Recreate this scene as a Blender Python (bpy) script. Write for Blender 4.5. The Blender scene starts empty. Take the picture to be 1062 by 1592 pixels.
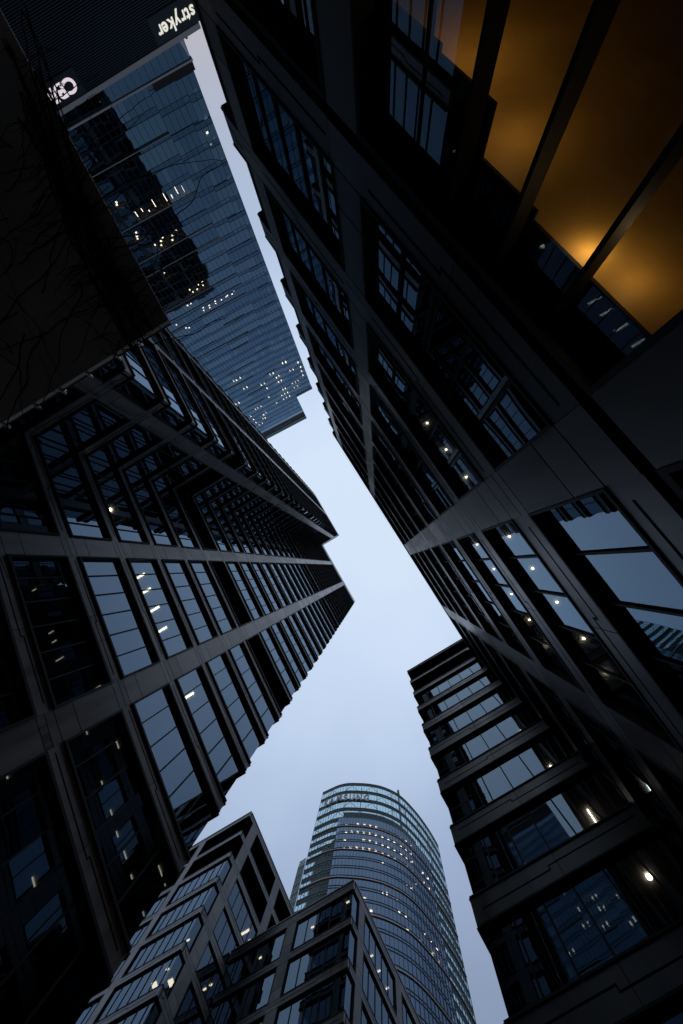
import bpy, math, random
from mathutils import Vector, Matrix

scene = bpy.context.scene
random.seed(7)

# ------------------------------------------------------------------ camera
cam_data = bpy.data.cameras.new("camera")
cam = bpy.data.objects.new("camera", cam_data)
scene.collection.objects.link(cam)
scene.camera = cam
cam_data.sensor_fit = 'VERTICAL'
cam_data.sensor_height = 36.0
cam_data.lens = 10.524
cam_data.clip_start = 0.05
cam_data.clip_end = 3000.0
right = Vector((0.50269038, -0.85613503, 0.11972964))
down = Vector((0.83791601, 0.51661718, 0.17607794))
fwd = Vector((-0.21260088, 0.0118107, 0.97706774))
m = Matrix.Identity(4)
for i in range(3):
    m[i][0] = right[i]
    m[i][1] = -down[i]
    m[i][2] = -fwd[i]
cam.matrix_world = m

# ------------------------------------------------------------------ world
scene.view_settings.view_transform = 'Standard'
scene.view_settings.look = 'None'
scene.view_settings.exposure = 0.0
scene.view_settings.gamma = 1.0
try:
    scene.cycles.max_bounces = 10
    scene.cycles.transparent_max_bounces = 16
    scene.cycles.glossy_bounces = 6
    scene.cycles.diffuse_bounces = 3
    scene.cycles.caustics_reflective = False
    scene.cycles.caustics_refractive = False
    scene.cycles.sample_clamp_indirect = 4.0
except Exception:
    pass

SUN_ELEV = math.radians(4)
SUN_ROT = math.radians(250)
world = bpy.data.worlds.new("World")
scene.world = world
world.use_nodes = True
wn, wl = world.node_tree.nodes, world.node_tree.links
wn.clear()
w_out = wn.new("ShaderNodeOutputWorld")
sky = wn.new("ShaderNodeTexSky")
sky.sky_type = 'NISHITA'
sky.sun_disc = False
sky.sun_elevation = SUN_ELEV
sky.sun_rotation = SUN_ROT
bg_sky = wn.new("ShaderNodeBackground")
bg_sky.inputs[1].default_value = 0.05
wl.new(sky.outputs[0], bg_sky.inputs[0])
tc = wn.new("ShaderNodeTexCoord")
sep = wn.new("ShaderNodeSeparateXYZ")
wl.new(tc.outputs['Generated'], sep.inputs[0])
mx = wn.new("ShaderNodeMath"); mx.operation = 'MULTIPLY'; mx.inputs[1].default_value = -0.18
wl.new(sep.outputs[0], mx.inputs[0])
ad = wn.new("ShaderNodeMath"); ad.operation = 'ADD'
wl.new(sep.outputs[2], ad.inputs[0]); wl.new(mx.outputs[0], ad.inputs[1])
nz = wn.new("ShaderNodeTexNoise")
nz.inputs['Scale'].default_value = 2.2; nz.inputs['Detail'].default_value = 4
wl.new(tc.outputs['Generated'], nz.inputs['Vector'])
nm = wn.new("ShaderNodeMapRange")
nm.inputs[1].default_value = 0.3; nm.inputs[2].default_value = 0.7
nm.inputs[3].default_value = -0.045; nm.inputs[4].default_value = 0.045
wl.new(nz.outputs[0], nm.inputs[0])
ad2 = wn.new("ShaderNodeMath"); ad2.operation = 'ADD'
wl.new(ad.outputs[0], ad2.inputs[0]); wl.new(nm.outputs[0], ad2.inputs[1])
ramp = wn.new("ShaderNodeValToRGB")
wl.new(ad2.outputs[0], ramp.inputs[0])
cr = ramp.color_ramp
stops = [(0.0, (.05, .065, .105)), (.25, (.085, .11, .175)), (.42, (.165, .21, .315)), (.54, (.245, .31, .455)),
         (.71, (.37, .465, .65)), (.83, (.52, .635, .83)), (.93, (.615, .735, .93)), (1.0, (.67, .79, .96))]
cr.elements[0].position = stops[0][0]; cr.elements[0].color = (*stops[0][1], 1)
cr.elements[1].position = stops[-1][0]; cr.elements[1].color = (*stops[-1][1], 1)
for p, c in stops[1:-1]:
    e = cr.elements.new(p); e.color = (*c, 1)
bg_cloud = wn.new("ShaderNodeBackground")
bg_cloud.inputs[1].default_value = 0.96
wl.new(ramp.outputs[0], bg_cloud.inputs[0])
wadd = wn.new("ShaderNodeAddShader")
wl.new(bg_sky.outputs[0], wadd.inputs[0]); wl.new(bg_cloud.outputs[0], wadd.inputs[1])
wl.new(wadd.outputs[0], w_out.inputs[0])

sun_d = bpy.data.lights.new("sun", 'SUN')
sun_d.energy = 0.12
sun_d.angle = math.radians(25)
sun_d.color = (1.0, .93, .86)
sun = bpy.data.objects.new("sun", sun_d)
scene.collection.objects.link(sun)
sun.rotation_euler = (math.radians(86), 0, math.radians(110))

# ------------------------------------------------------------------ materials
def new_mat(name):
    mt = bpy.data.materials.new(name)
    mt.use_nodes = True
    n, l = mt.node_tree.nodes, mt.node_tree.links
    n.clear()
    return mt, n, l, n.new("ShaderNodeOutputMaterial")

def principled(name, col, rough=.5, metal=0.0, spec=.5, var=0.0, scale=3.0, streak=False):
    mt, n, l, out = new_mat(name)
    p = n.new("ShaderNodeBsdfPrincipled")
    p.inputs['Base Color'].default_value = (*col, 1)
    p.inputs['Roughness'].default_value = rough
    p.inputs['Metallic'].default_value = metal
    p.inputs['Specular IOR Level'].default_value = spec
    if var:
        t = n.new("ShaderNodeTexCoord")
        mp = n.new("ShaderNodeMapping")
        mp.inputs['Scale'].default_value = (1, 1, .12) if streak else (1, 1, 1)
        l.new(t.outputs['Object'], mp.inputs[0])
        z = n.new("ShaderNodeTexNoise")
        z.inputs['Scale'].default_value = scale
        z.inputs['Detail'].default_value = 6
        l.new(mp.outputs[0], z.inputs['Vector'])
        r = n.new("ShaderNodeMapRange")
        r.inputs[1].default_value = .3; r.inputs[2].default_value = .7
        r.inputs[3].default_value = 1 - var; r.inputs[4].default_value = 1 + var
        l.new(z.outputs[0], r.inputs[0])
        v = n.new("ShaderNodeVectorMath"); v.operation = 'SCALE'
        v.inputs[0].default_value = col
        l.new(r.outputs[0], v.inputs['Scale'])
        l.new(v.outputs[0], p.inputs['Base Color'])
        r2 = n.new("ShaderNodeMapRange")
        r2.inputs[1].default_value = .3; r2.inputs[2].default_value = .7
        r2.inputs[3].default_value = max(.05, rough - .07); r2.inputs[4].default_value = rough + .07
        l.new(z.outputs[0], r2.inputs[0])
        l.new(r2.outputs[0], p.inputs['Roughness'])
    l.new(p.outputs[0], out.inputs[0])
    return mt

def glass(name, tint, trans, ior, wave=.0, scale=.35, rough=0.0):
    """coated facade glass: mirror coat over a see-through tinted pane"""
    mt, n, l, out = new_mat(name)
    g = n.new("ShaderNodeBsdfGlossy"); g.inputs[0].default_value = (*tint, 1); g.inputs['Roughness'].default_value = rough
    t = n.new("ShaderNodeBsdfTransparent"); t.inputs[0].default_value = (*trans, 1)
    f = n.new("ShaderNodeFresnel"); f.inputs[0].default_value = ior
    mxs = n.new("ShaderNodeMixShader")
    l.new(f.outputs[0], mxs.inputs[0]); l.new(t.outputs[0], mxs.inputs[1]); l.new(g.outputs[0], mxs.inputs[2])
    if wave:
        tcn = n.new("ShaderNodeTexCoord")
        z = n.new("ShaderNodeTexNoise"); z.inputs['Scale'].default_value = scale; z.inputs['Detail'].default_value = 1
        l.new(tcn.outputs['Object'], z.inputs['Vector'])
        b = n.new("ShaderNodeBump"); b.inputs['Strength'].default_value = 1.0; b.inputs['Distance'].default_value = wave
        l.new(z.outputs[0], b.inputs['Height'])
        l.new(b.outputs[0], g.inputs['Normal'])
    l.new(mxs.outputs[0], out.inputs[0])
    return mt

def emit(name, col, s, sample=False):
    mt, n, l, out = new_mat(name)
    e = n.new("ShaderNodeEmission"); e.inputs[0].default_value = (*col, 1); e.inputs[1].default_value = s
    l.new(e.outputs[0], out.inputs[0])
    if not sample:
        try: mt.cycles.emission_sampling = 'NONE'
        except Exception: pass
    return mt

M = {}
M['panel'] = principled("grey_metal_panel", (.115, .108, .104), .34, .25, .5, .14, 1.3, True)
M['panel_b'] = principled("dark_metal_panel", (.072, .068, .067), .36, .25, .5, .18, 1.6, True)
for nm, base, rgh in (('panel', (.115, .108, .104), .34), ('panel_b', (.075, .071, .070), .36), ('panel_c', (.165, .158, .155), .38)):
    for i, kk in enumerate((.84, .93, 1.08, 1.18)):
        M[nm + str(i)] = principled(nm + "_tone", tuple(c * kk for c in base), rgh + (-.05, .03, -.02, .05)[i], .25, .5, .24, 1.1 + .3 * i, True)
def tone(mt):
    key = 'panel' if mt is M['panel'] else ('panel_b' if mt is M['panel_b'] else ('panel_c' if mt is M['panel_c'] else None))
    if key is None or random.random() < .3: return mt
    return M[key + str(random.randrange(4))]
M['frame'] = principled("black_frame", (.008, .008, .009), .6, 0, .2)
M['panel_c'] = principled("pale_metal_panel", (.165, .158, .155), .38, .25, .5, .14, 1.3, True)
M['coping'] = principled("roof_coping", (.24, .24, .25), .4, .4, .5)
M['joint'] = principled("joint_black", (.006, .006, .006), .8, 0, .1)
M['louvre'] = principled("black_louvre", (.012, .012, .013), .6, 0, .25)
M['glassA'] = glass("blue_coated_glass", (.60, .80, 1.0), (.13, .15, .16), 2.5, .004, .5)
M['glassB'] = glass("street_coated_glass", (.58, .80, 1.0), (.16, .17, .17), 2.5, .007, .45)
M['glassLobby'] = glass("lobby_glass", (.58, .80, 1.0), (.85, .85, .82), 1.56, .002, .5)
M['glassC'] = glass("court_coated_glass", (.62, .82, 1.0), (.14, .15, .16), 2.2, .003, .5)
M['glassF'] = glass("tower_glass", (.43, .70, .97), (.14, .15, .16), 2.9, .004, .25)
M['glassF2'] = glass("tower_glass_pale", (.50, .79, 1.0), (.14, .15, .16), 3.1, .004, .25)
M['glassFs'] = glass("tower_spandrel_glass", (.40, .65, .93), (.03, .035, .04), 2.65, .003, .25)
M['glassFb'] = glass("tower_backing_glass", (.40, .65, .93), (.9, .9, .9), 2.0)
M['glassS'] = glass("round_tower_glass", (.50, .68, .92), (.16, .17, .18), 2.65, .004, .3)
M['glassLobbyC'] = glass("lobby_coated_glass", (.60, .82, 1.0), (.75, .75, .72), 2.3, .002, .5)
M['glassClear'] = glass("clear_screen_glass", (.75, .95, 1.0), (.64, .82, .84), 1.3)
M['room'] = principled("office_interior", (.30, .28, .26), .8, 0, .2, .3, .7)
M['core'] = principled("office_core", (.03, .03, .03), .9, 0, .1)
M['rib'] = principled("bronze_rib", (.25, .23, .23), .45, .5, .5)
M['rail'] = principled("screen_rail", (.055, .095, .10), .5, .3, .4)
M['screen'] = principled("roof_screen", (.035, .05, .052), .6, .2, .3, .2, .8)
M['fin'] = principled("pale_ledge", (.38, .36, .36), .5, 0, .4)
M['fdark'] = principled("tower_band", (.012, .018, .028), .35, .3, .5)
M['concrete'] = principled("soffit_panel", (.40, .375, .35), .8, 0, .3, .25, .5)
M['steel'] = principled("brushed_steel", (.45, .45, .46), .3, 1.0, .5)
M['twig'] = principled("vine_bark", (.018, .014, .012), .9, 0, .1, .3, 4)
M['lamp'] = emit("lamp_white", (1.0, .86, .62), 14, True)
M['lamp_soft'] = emit("lamp_soft", (1.0, .84, .58), 7)
M['lamp_far'] = emit("lamp_far", (1.0, .78, .50), 13)
M['lamp_dim'] = emit("lamp_dim", (1.0, .88, .62), 1.9)
M['lamp_tower'] = emit("lamp_tower", (1.0, .78, .50), 17, True)
M['lamp_near'] = emit("lamp_near", (1.0, .86, .62), 40, True)
M['letter'] = emit("letter_white", (1.0, .98, .86), 0.78)
M['letter_c'] = emit("letter_cool", (1.0, .88, .98), 0.72)
M['letter_grey'] = principled("letter_grey", (.24, .25, .30), .5, .2)
M['amber'] = principled("amber_plaster", (.60, .35, .09), .6, 0, .3, .14, 1.1)
M['ground'] = principled("paving", (.115, .11, .105), .85, 0, .3, .2, 1.2)
M['ribbed'] = principled("ribbed_cladding", (.020, .028, .040), .4, .4, .4)

# ------------------------------------------------------------------ mesh helpers
class MB:
    def __init__(s):
        s.v = []; s.f = []; s.m = []; s.mats = []
    def mi(s, mat):
        if mat not in s.mats: s.mats.append(mat)
        return s.mats.index(mat)
    def quad(s, pts, mat):
        i = len(s.v); s.v += [tuple(p) for p in pts]; s.f.append(tuple(range(i, i + len(pts)))); s.m.append(s.mi(mat))
    def hexa(s, c, mat):
        """c: 8 corners, bottom ring ccw then top ring"""
        i = len(s.v); s.v += [tuple(p) for p in c]; k = s.mi(mat)
        a = Vector(c[1]) - Vector(c[0]); b = Vector(c[3]) - Vector(c[0]); u = Vector(c[4]) - Vector(c[0])
        fl = a.cross(b).dot(u) < 0
        for q in ((0, 3, 2, 1), (4, 5, 6, 7), (0, 1, 5, 4), (1, 2, 6, 5), (2, 3, 7, 6), (3, 0, 4, 7)):
            if fl: q = q[::-1]
            s.f.append(tuple(i + j for j in q)); s.m.append(k)
    def box(s, x0, x1, y0, y1, z0, z1, mat):
        s.hexa([(x0, y0, z0), (x1, y0, z0), (x1, y1, z0), (x0, y1, z0), (x0, y0, z1), (x1, y0, z1), (x1, y1, z1), (x0, y1, z1)], mat)
    def tube(s, p, r0, r1, mat, sides=6):
        k = s.mi(mat); rings = []
        n = len(p)
        for i, q in enumerate(p):
            q = Vector(q)
            d = (Vector(p[min(i + 1, n - 1)]) - Vector(p[max(i - 1, 0)])).normalized()
            a = d.orthogonal().normalized(); b = d.cross(a)
            r = r0 + (r1 - r0) * i / max(1, n - 1)
            base = len(s.v)
            for j in range(sides):
                t = 2 * math.pi * j / sides
                s.v.append(tuple(q + a * (r * math.cos(t)) + b * (r * math.sin(t))))
            rings.append(base)
        for i in range(n - 1):
            for j in range(sides):
                j2 = (j + 1) % sides
                s.f.append((rings[i] + j, rings[i] + j2, rings[i + 1] + j2, rings[i + 1] + j)); s.m.append(k)
        s.f.append(tuple(rings[0] + j for j in range(sides))[::-1]); s.m.append(k)
        s.f.append(tuple(rings[-1] + j for j in range(sides))); s.m.append(k)
    def build(s, name, parent=None, **props):
        me = bpy.data.meshes.new(name)
        me.from_pydata(s.v, [], s.f)
        for mt in s.mats: me.materials.append(mt)
        me.polygons.foreach_set('material_index', s.m)
        me.update()
        o = bpy.data.objects.new(name, me)
        scene.collection.objects.link(o)
        if parent: o.parent = parent
        for k, v in props.items(): o[k] = v
        return o

def thing(name, label, cat, group=None):
    o = bpy.data.objects.new(name, None)
    scene.collection.objects.link(o)
    o['label'] = label; o['category'] = cat
    if group: o['group'] = group
    return o

class Frame:
    """facade frame: s along the wall, z up, d outward"""
    def __init__(f, ox, oy, tx, ty, nx, ny):
        f.o = (ox, oy); f.t = (tx, ty); f.n = (nx, ny)
        f.flip = (tx * ny - ty * nx) > 0      # t x up = outward ?
    def p(f, s, z, d=0.0):
        return (f.o[0] + s * f.t[0] + d * f.n[0], f.o[1] + s * f.t[1] + d * f.n[1], z)
    def box(f, mb, s0, s1, z0, z1, d0, d1, mat):
        mb.hexa([f.p(s0, z0, d0), f.p(s1, z0, d0), f.p(s1, z0, d1), f.p(s0, z0, d1),
                 f.p(s0, z1, d0), f.p(s1, z1, d0), f.p(s1, z1, d1), f.p(s0, z1, d1)], mat)
    def face(f, mb, s0, s1, z0, z1, d, mat, dd=(0, 0, 0, 0)):
        q = [f.p(s0, z0, d + dd[0]), f.p(s1, z0, d + dd[1]), f.p(s1, z1, d + dd[2]), f.p(s0, z1, d + dd[3])]
        n = (Vector(q[1]) - Vector(q[0])).cross(Vector(q[3]) - Vector(q[0]))
        if n.x * f.n[0] + n.y * f.n[1] < 0: q = q[::-1]
        mb.quad(q, mat)

def to_px(p):
    v = Vector(p); z = v.dot(fwd)
    if z < .05: return None
    return (531 + 465.4 * v.dot(right) / z, 796 + 465.4 * v.dot(down) / z)

def view_area(pts):
    q = [to_px(p) for p in pts]
    if any(x is None for x in q): return 1e6 if any(x is not None for x in q) else 0
    a = 0
    for i in range(len(q)):
        x0, y0 = q[i]; x1, y1 = q[(i + 1) % len(q)]; a += x0 * y1 - x1 * y0
    cx = sum(x for x, _ in q) / len(q); cy = sum(y for _, y in q) / len(q)
    if not any(-60 < x < 1122 and -60 < y < 1652 for x, y in q + [(cx, cy)]): return abs(a) * .0001
    return abs(a) / 2

REC = .165        # glass recess

class Building:
    """panel-clad block: collects facades, then builds parts"""
    def __init__(b, name, label, cat, gl, panel, group=None):
        b.root = thing(name, label, cat, group)
        b.wall = MB(); b.louvre = MB(); b.slabs = MB(); b.windows = []; b.gl = gl; b.panel = panel
        b.piers = []; b.fat = False
    def facade(b, fr, bays, piers, floors, pitch_mull, louvred=(), corner=('o', 'i'), mull_from=None, span=None, ztop=None, facing=1, rec=None):
        rec = REC if rec is None else rec
        """bays: (s0,s1,left end type,right end type) ; floors: (sill, head)"""
        s_lo, s_hi = span
        f = fr
        # spandrels
        zs = [(floors[i][1], floors[i + 1][0]) for i in range(len(floors) - 1)]
        zs.append((floors[-1][1], ztop))
        zs.insert(0, (floors[0][0] - .75, floors[0][0]))
        pr = sorted(piers)
        segs = []; c = s_lo
        for (p0, p1) in pr:
            if p0 > c: segs.append((c, p0))
            c = p1
        if c < s_hi: segs.append((c, s_hi))
        for zi, (z0, z1) in enumerate(zs):
            if z1 - z0 < .02: continue
            for (a, c2) in segs:
                nn = max(1, int((c2 - a) / 4.0 + .5))
                L = (c2 - a) / nn
                for k in range(nn):
                    g = .012
                    f.box(b.wall, a + k * L + (g if k else 0.0), a + (k + 1) * L - g, z0, z1, -.25, 0, tone(b.panel))
                # shallow shadow groove running along part of each band
                zg = z0 + (z1 - z0) * (.42 if zi % 2 else .58)
                f.box(b.wall, a + (c2 - a) * .05, a + (c2 - a) * .45, zg, zg + .055, 0.0, .004, M['joint'])
                f.box(b.wall, a + (c2 - a) * .45, a + (c2 - a) * .45 + .055, z0 + (z1 - z0) * .42, z0 + (z1 - z0) * .58 + .055, 0.0, .005, M['joint'])
                zg = z0 + (z1 - z0) * (.58 if zi % 2 else .42)
                f.box(b.wall, a + (c2 - a) * .45, a + (c2 - a) * .97, zg, zg + .055, 0.0, .004, M['joint'])
                f.box(b.wall, a, c2, z0 + .01, z1 - .01, -.40, -.26, M['joint'])
        f.box(b.wall, s_lo, s_hi, ztop + .002, ztop + .11, -.30, .07, M['coping'])
        # piers
        for (p0, p1) in pr:
            mb = MB()
            w = p1 - p0
            zb, zt = floors[0][0] - .75, ztop
            f.box(mb, p0 + .01, p1 - .01, zb, zt - .01, -.40, -.04, M['joint'])
            cuts = []
            for fi, (q0, q1) in enumerate(floors):
                cuts += [q0, q0 + .85, q1, q1 + .32 if fi % 2 else q1 + .38]
            zz = [zb] + sorted(c for c in cuts if zb + .05 < c < zt - .05) + [zt]
            for i in range(len(zz) - 1):
                f.box(mb, p0, p1, zz[i] + .016, zz[i + 1] - .016, -.035, 0, tone(b.panel))
            b.piers.append(mb)
        # windows
        for (s0, s1, e0, e1) in bays:
            for (z0, z1) in floors:
                if z1 < -2: continue
                fm = MB(); gm = MB()
                t = .11 if b.fat else .07
                gs0 = s0 + (t if e0 == 'p' else (rec if e0 == 'o' else -rec))
                gs1 = s1 - (t if e1 == 'p' else (rec if e1 == 'o' else -rec))
                fs0 = s0 if e0 == 'p' else (s0 + .02 if e0 == 'o' else s0)
                fs1 = s1 if e1 == 'p' else (s1 - .02 if e1 == 'o' else s1)
                pr_ = .11 if b.fat else .04
                # frame reveals
                f.box(fm, fs0, fs1, z1 - t, z1 - .002, -rec + .01, pr_, M['frame'])
                f.box(fm, fs0, fs1, z0 + .002, z0 + t, -rec + .01, pr_, M['frame'])
                if e0 == 'p': f.box(fm, s0 + .002, s0 + t, z0 + t, z1 - t, -rec + .01, pr_, M['frame'])
                if e1 == 'p': f.box(fm, s1 - t, s1 - .002, z0 + t, z1 - t, -rec + .01, pr_, M['frame'])
                lou = any(abs(z1 - q) < 1.0 for q in louvred)
                if lou:
                    nL = int((z1 - z0 - 2 * t) / .22)
                    for k in range(nL):
                        za = z0 + t + k * .22
                        mbq = b.louvre
                        a0 = f.p(gs0, za, -.10); a1 = f.p(gs1, za, -.10); a2 = f.p(gs1, za + .19, -.26); a3 = f.p(gs0, za + .19, -.26)
                        mbq.quad([a0, a1, a2, a3], M['louvre'])
                    f.box(b.louvre, gs0, gs1, z0 + t, z1 - t, -.34, -.28, M['louvre'])
                    b.windows.append((view_area([f.p(s0, z0), f.p(s1, z0), f.p(s1, z1), f.p(s0, z1)]), fm, None))
                    continue
                ref = s0 if mull_from is None else mull_from
                k0 = math.ceil((gs0 + .25 - ref) / pitch_mull)
                ms = []
                q = ref + k0 * pitch_mull
                while q < gs1 - .25:
                    ms.append(q); q += pitch_mull
                for q in ms:
                    f.box(fm, q - .035, q + .035, z0 + t, z1 - t, -rec - .02, -rec + .06, M['frame'])
                ed = [gs0] + ms + [gs1]
                for i in range(len(ed) - 1):
                    dd = [random.uniform(-.0035, .0035) for _ in range(3)]
                    dd.append(dd[0] + dd[2] - dd[1])
                    f.face(gm, ed[i], ed[i + 1], z0 + t * .5, z1 - t * .5, -rec, b.gl, dd)
                b.windows.append((view_area([f.p(s0, z0), f.p(s1, z0), f.p(s1, z1), f.p(s0, z1)]), fm, gm))
    def finish(b, limit=100):
        b.wall.build('wall', b.root)
        for p in b.piers: p.build('pier', b.root)
        if b.louvre.f: b.louvre.build('louvre', b.root)
        if b.slabs.f: b.slabs.build('floor_slab', b.root)
        b.windows.sort(key=lambda w: -w[0])
        limit = min(limit, 99)
        rest = MB()
        for i, (a, fm, gm) in enumerate(b.windows):
            if i < limit:
                w = fm.build('window', b.root)
                if gm: gm.build('pane', w)
            else:
                for mb in (fm, gm):
                    if mb is None: continue
                    o = len(rest.v); rest.v += mb.v
                    mm = [rest.mi(x) for x in mb.mats]
                    rest.f += [tuple(o + j for j in q) for q in mb.f]; rest.m += [mm[j] for j in mb.m]
        if rest.f: rest.build('window', b.root, kind='stuff')

def lamp_box(root, x, y, z, lx, ly, mat, th=.05, name='ceiling_lamp'):
    mb = MB(); mb.box(x - lx / 2, x + lx / 2, y - ly / 2, y + ly / 2, z - th, z, M[mat])
    return mb.build(name, root)

def lamp_disc(root, x, y, z, r, mat, th=.05):
    mb = MB()
    mb.tube([(x, y, z - th), (x, y, z)], r, r, M[mat], 14)
    return mb.build('downlight', root)

# ------------------------------------------------------------------ ground
g = MB(); g.box(-900, 900, -900, 900, -1.9, -1.6, M['ground'])
o = g.build('ground'); o['kind'] = 'structure'

MP = 1.335
# ================================================================== A : left tower with wing
A = Building('office_tower', 'tall dark panel-clad office tower with a projecting wing and long blue windows on the left', 'office tower', M['glassA'], M['panel'])
A.fat = True
heads = [19.8 + 3.7 * k for k in range(-5, 29)]
flA = [(h - 3.0, h) for h in heads]
lvA = [34.6] + [h for h in heads if h > 108] + [34.6 + 3.7 * 11]
topA = 127.4
# main front, facing -Y, s = -x from the right corner
fA1 = Frame(7.57, 15.78, -1, 0, 0, -1)
A.facade(fA1, [(0, 8.06, 'o', 'p'), (9.50, 17.48, 'p', 'p'), (18.93, 27.03, 'p', 'i')],
         [(8.06, 9.50), (17.48, 18.93)], flA, MP, lvA, span=(0, 27.03), ztop=topA, mull_from=9.50 - MP * 5)
# wing flank, facing +X
fA2 = Frame(-19.46, 15.78, 0, -1, 1, 0)
A.facade(fA2, [(0, 5.03, 'i', 'p'), (6.43, 8.09, 'p', 'o')], [(5.03, 6.43)], flA, MP, lvA, span=(0, 8.09 - .25), ztop=topA, mull_from=5.03)
# wing front, facing -Y
fA3 = Frame(-19.46, 7.69, -1, 0, 0, -1)
A.facade(fA3, [(0, 1.66 + 8.0, 'o', 'p'), (11.06, 19.0, 'p', 'p'), (20.4, 21.9, 'p', 'o')], [(9.66, 11.06), (19.0, 20.4)], flA, MP, lvA,
         span=(0, 21.9), ztop=topA, mull_from=9.66)
# outer end of the wing, facing -X
fA4 = Frame(-41.36, 7.69, 0, 1, -1, 0)
A.facade(fA4, [(0.0, 8.0, 'o', 'p'), (9.4, 17.4, 'p', 'p'), (18.8, 30.0, 'p', 'o')], [(8.0, 9.4), (17.4, 18.8)], flA, MP, lvA, span=(.25, 30), ztop=topA)
# right end, facing +X
fA5 = Frame(7.57, 15.78, 0, 1, 1, 0)
A.facade(fA5, [(0.0, 8.0, 'o', 'p'), (9.4, 17.4, 'p', 'p'), (18.8, 26.8, 'p', 'p'), (28.2, 35.0, 'p', 'o')], [(8.0, 9.4), (17.4, 18.8), (26.8, 28.2)], flA, MP, lvA, span=(.25, 35), ztop=topA)
for (s, h) in flA:
    A.slabs.box(-19.9, 7.57 - .36 - .08, 15.78 + .45, 50.3, h - .02, h + .55, M['room'])
    A.slabs.box(-41.36 + .45, -19.9 - .02, 7.69 + .45, 41.0, h - .02, h + .55, M['room'])
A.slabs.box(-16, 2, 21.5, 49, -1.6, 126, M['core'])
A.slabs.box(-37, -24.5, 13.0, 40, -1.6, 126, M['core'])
rf = MB()
rf.box(-19.44, 7.55, 15.80, 50.7, topA - .5, topA - .05, M['joint'])
rf.box(-41.34, -19.46, 7.71, 41.2, topA - .5, topA - .05, M['joint'])
rf.build('roof', A.root)
for (x, y, z) in [(-7.92, 17.66, 23.46), (-6.21, 17.58, 23.46), (-4.43, 17.66, 23.46), (1.04, 17.67, 23.46), (-9.3, 17.66, 23.46)]:
    lamp_box(A.root, x, y, z, .17, 1.15, 'lamp')
for (x, y, z) in [(-9.11, 18.28, 16.06), (-7.42, 18.05, 16.06), (-6.26, 18.09, 16.06), (-5.69, 18.07, 16.06), (-4.63, 18.09, 16.06), (-2.15, 16.50, 16.06), (-.44, 17.61, 12.36), (1.18, 17.72, 12.36), (-.46, 17.90, 16.06), (1.05, 17.95, 16.06), (2.22, 17.96, 16.06), (3.65, 17.97, 16.06), (.96, 16.51, 16.06), (4.66, 18.02, 16.06), (5.22, 16.59, 16.06), (5.64, 17.96, 16.06), (6.61, 17.99, 16.06), (7.01, 16.53, 16.06), (3.52, 17.64, 12.36)]:
    if random.random() < .2: continue
    L = random.uniform(.15, .5)
    along = x > -1.0
    lamp_box(A.root, x, y, z, L if along else .04, .04 if along else L, 'lamp_dim', .03)
lamp_disc(A.root, -16.1, 17.76, 23.42, .16, 'lamp_near')
A.finish()

# ================================================================== B : street building, right
B = Building('street_office', 'dark panel-clad office block rising close on the right with an amber-lit ground floor', 'office building', M['glassB'], M['panel_b'])
headsB = [4.58 + 3.7 * k for k in range(1, 10)]
flB = [(h - 2.72, h) for h in headsB]
topB = 38.3
REC = .21
fB1 = Frame(-18.45, -4.09, 1, 0, 0, 1)
def sb(x): return x + 18.45
XC = 14.2
pB = [(sb(-16.95), sb(-15.5)), (sb(-8.72), sb(-7.40)), (sb(-.544), sb(.84)), (sb(7.69), sb(9.14))]
bB = [(0, pB[0][0], 'o', 'p'), (pB[0][1], pB[1][0], 'p', 'p'), (pB[1][1], pB[2][0], 'p', 'p'), (pB[2][1], pB[3][0], 'p', 'p'), (pB[3][1], sb(XC), 'p', 'i')]
B.facade(fB1, bB, pB, flB, MP, [37.88], span=(0, sb(XC)), ztop=topB, mull_from=sb(.84))
fB2 = Frame(-18.45, -4.09, 0, -1, -1, 0)
B.facade(fB2, [(0, 8.0, 'o', 'p'), (9.4, 17.4, 'p', 'p'), (18.8, 24, 'p', 'o')], [(8.0, 9.4), (17.4, 18.8)], flB, MP, [37.88], span=(.25, 24), ztop=topB)
for (s, h) in flB:
    B.slabs.box(-18.45 + .45, XC, -28.0, -4.09 - .45, h - .02, h + .8, M['room'])
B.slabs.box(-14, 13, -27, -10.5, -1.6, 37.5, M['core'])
rf = MB(); rf.box(-18.43, XC, -28.0, -4.11, topB - .5, topB - .06, M['joint']); rf.build('roof', B.root)
flN = [(h - 2.72, h) for h in [4.58 + 3.7 * k for k in range(0, 12)]]
fB3 = Frame(-43.0, -14.4, 1, 0, 0, 1)  # unseen separate block, added so the left tower's lower panes mirror something dark
B.facade(fB3, [(0, 8.1, 'o', 'p'), (9.5, 19.0, 'p', 'o')], [(8.1, 9.5)], flN, MP, [], span=(0, 19), ztop=46.0)
rw = MB(); rw.box(-42.5, -24.5, -30, -15.0, -1.6, 45.6, M['core']); rw.build('unseen_block', B.root)  # solid body of that added block, visible only in reflections
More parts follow.
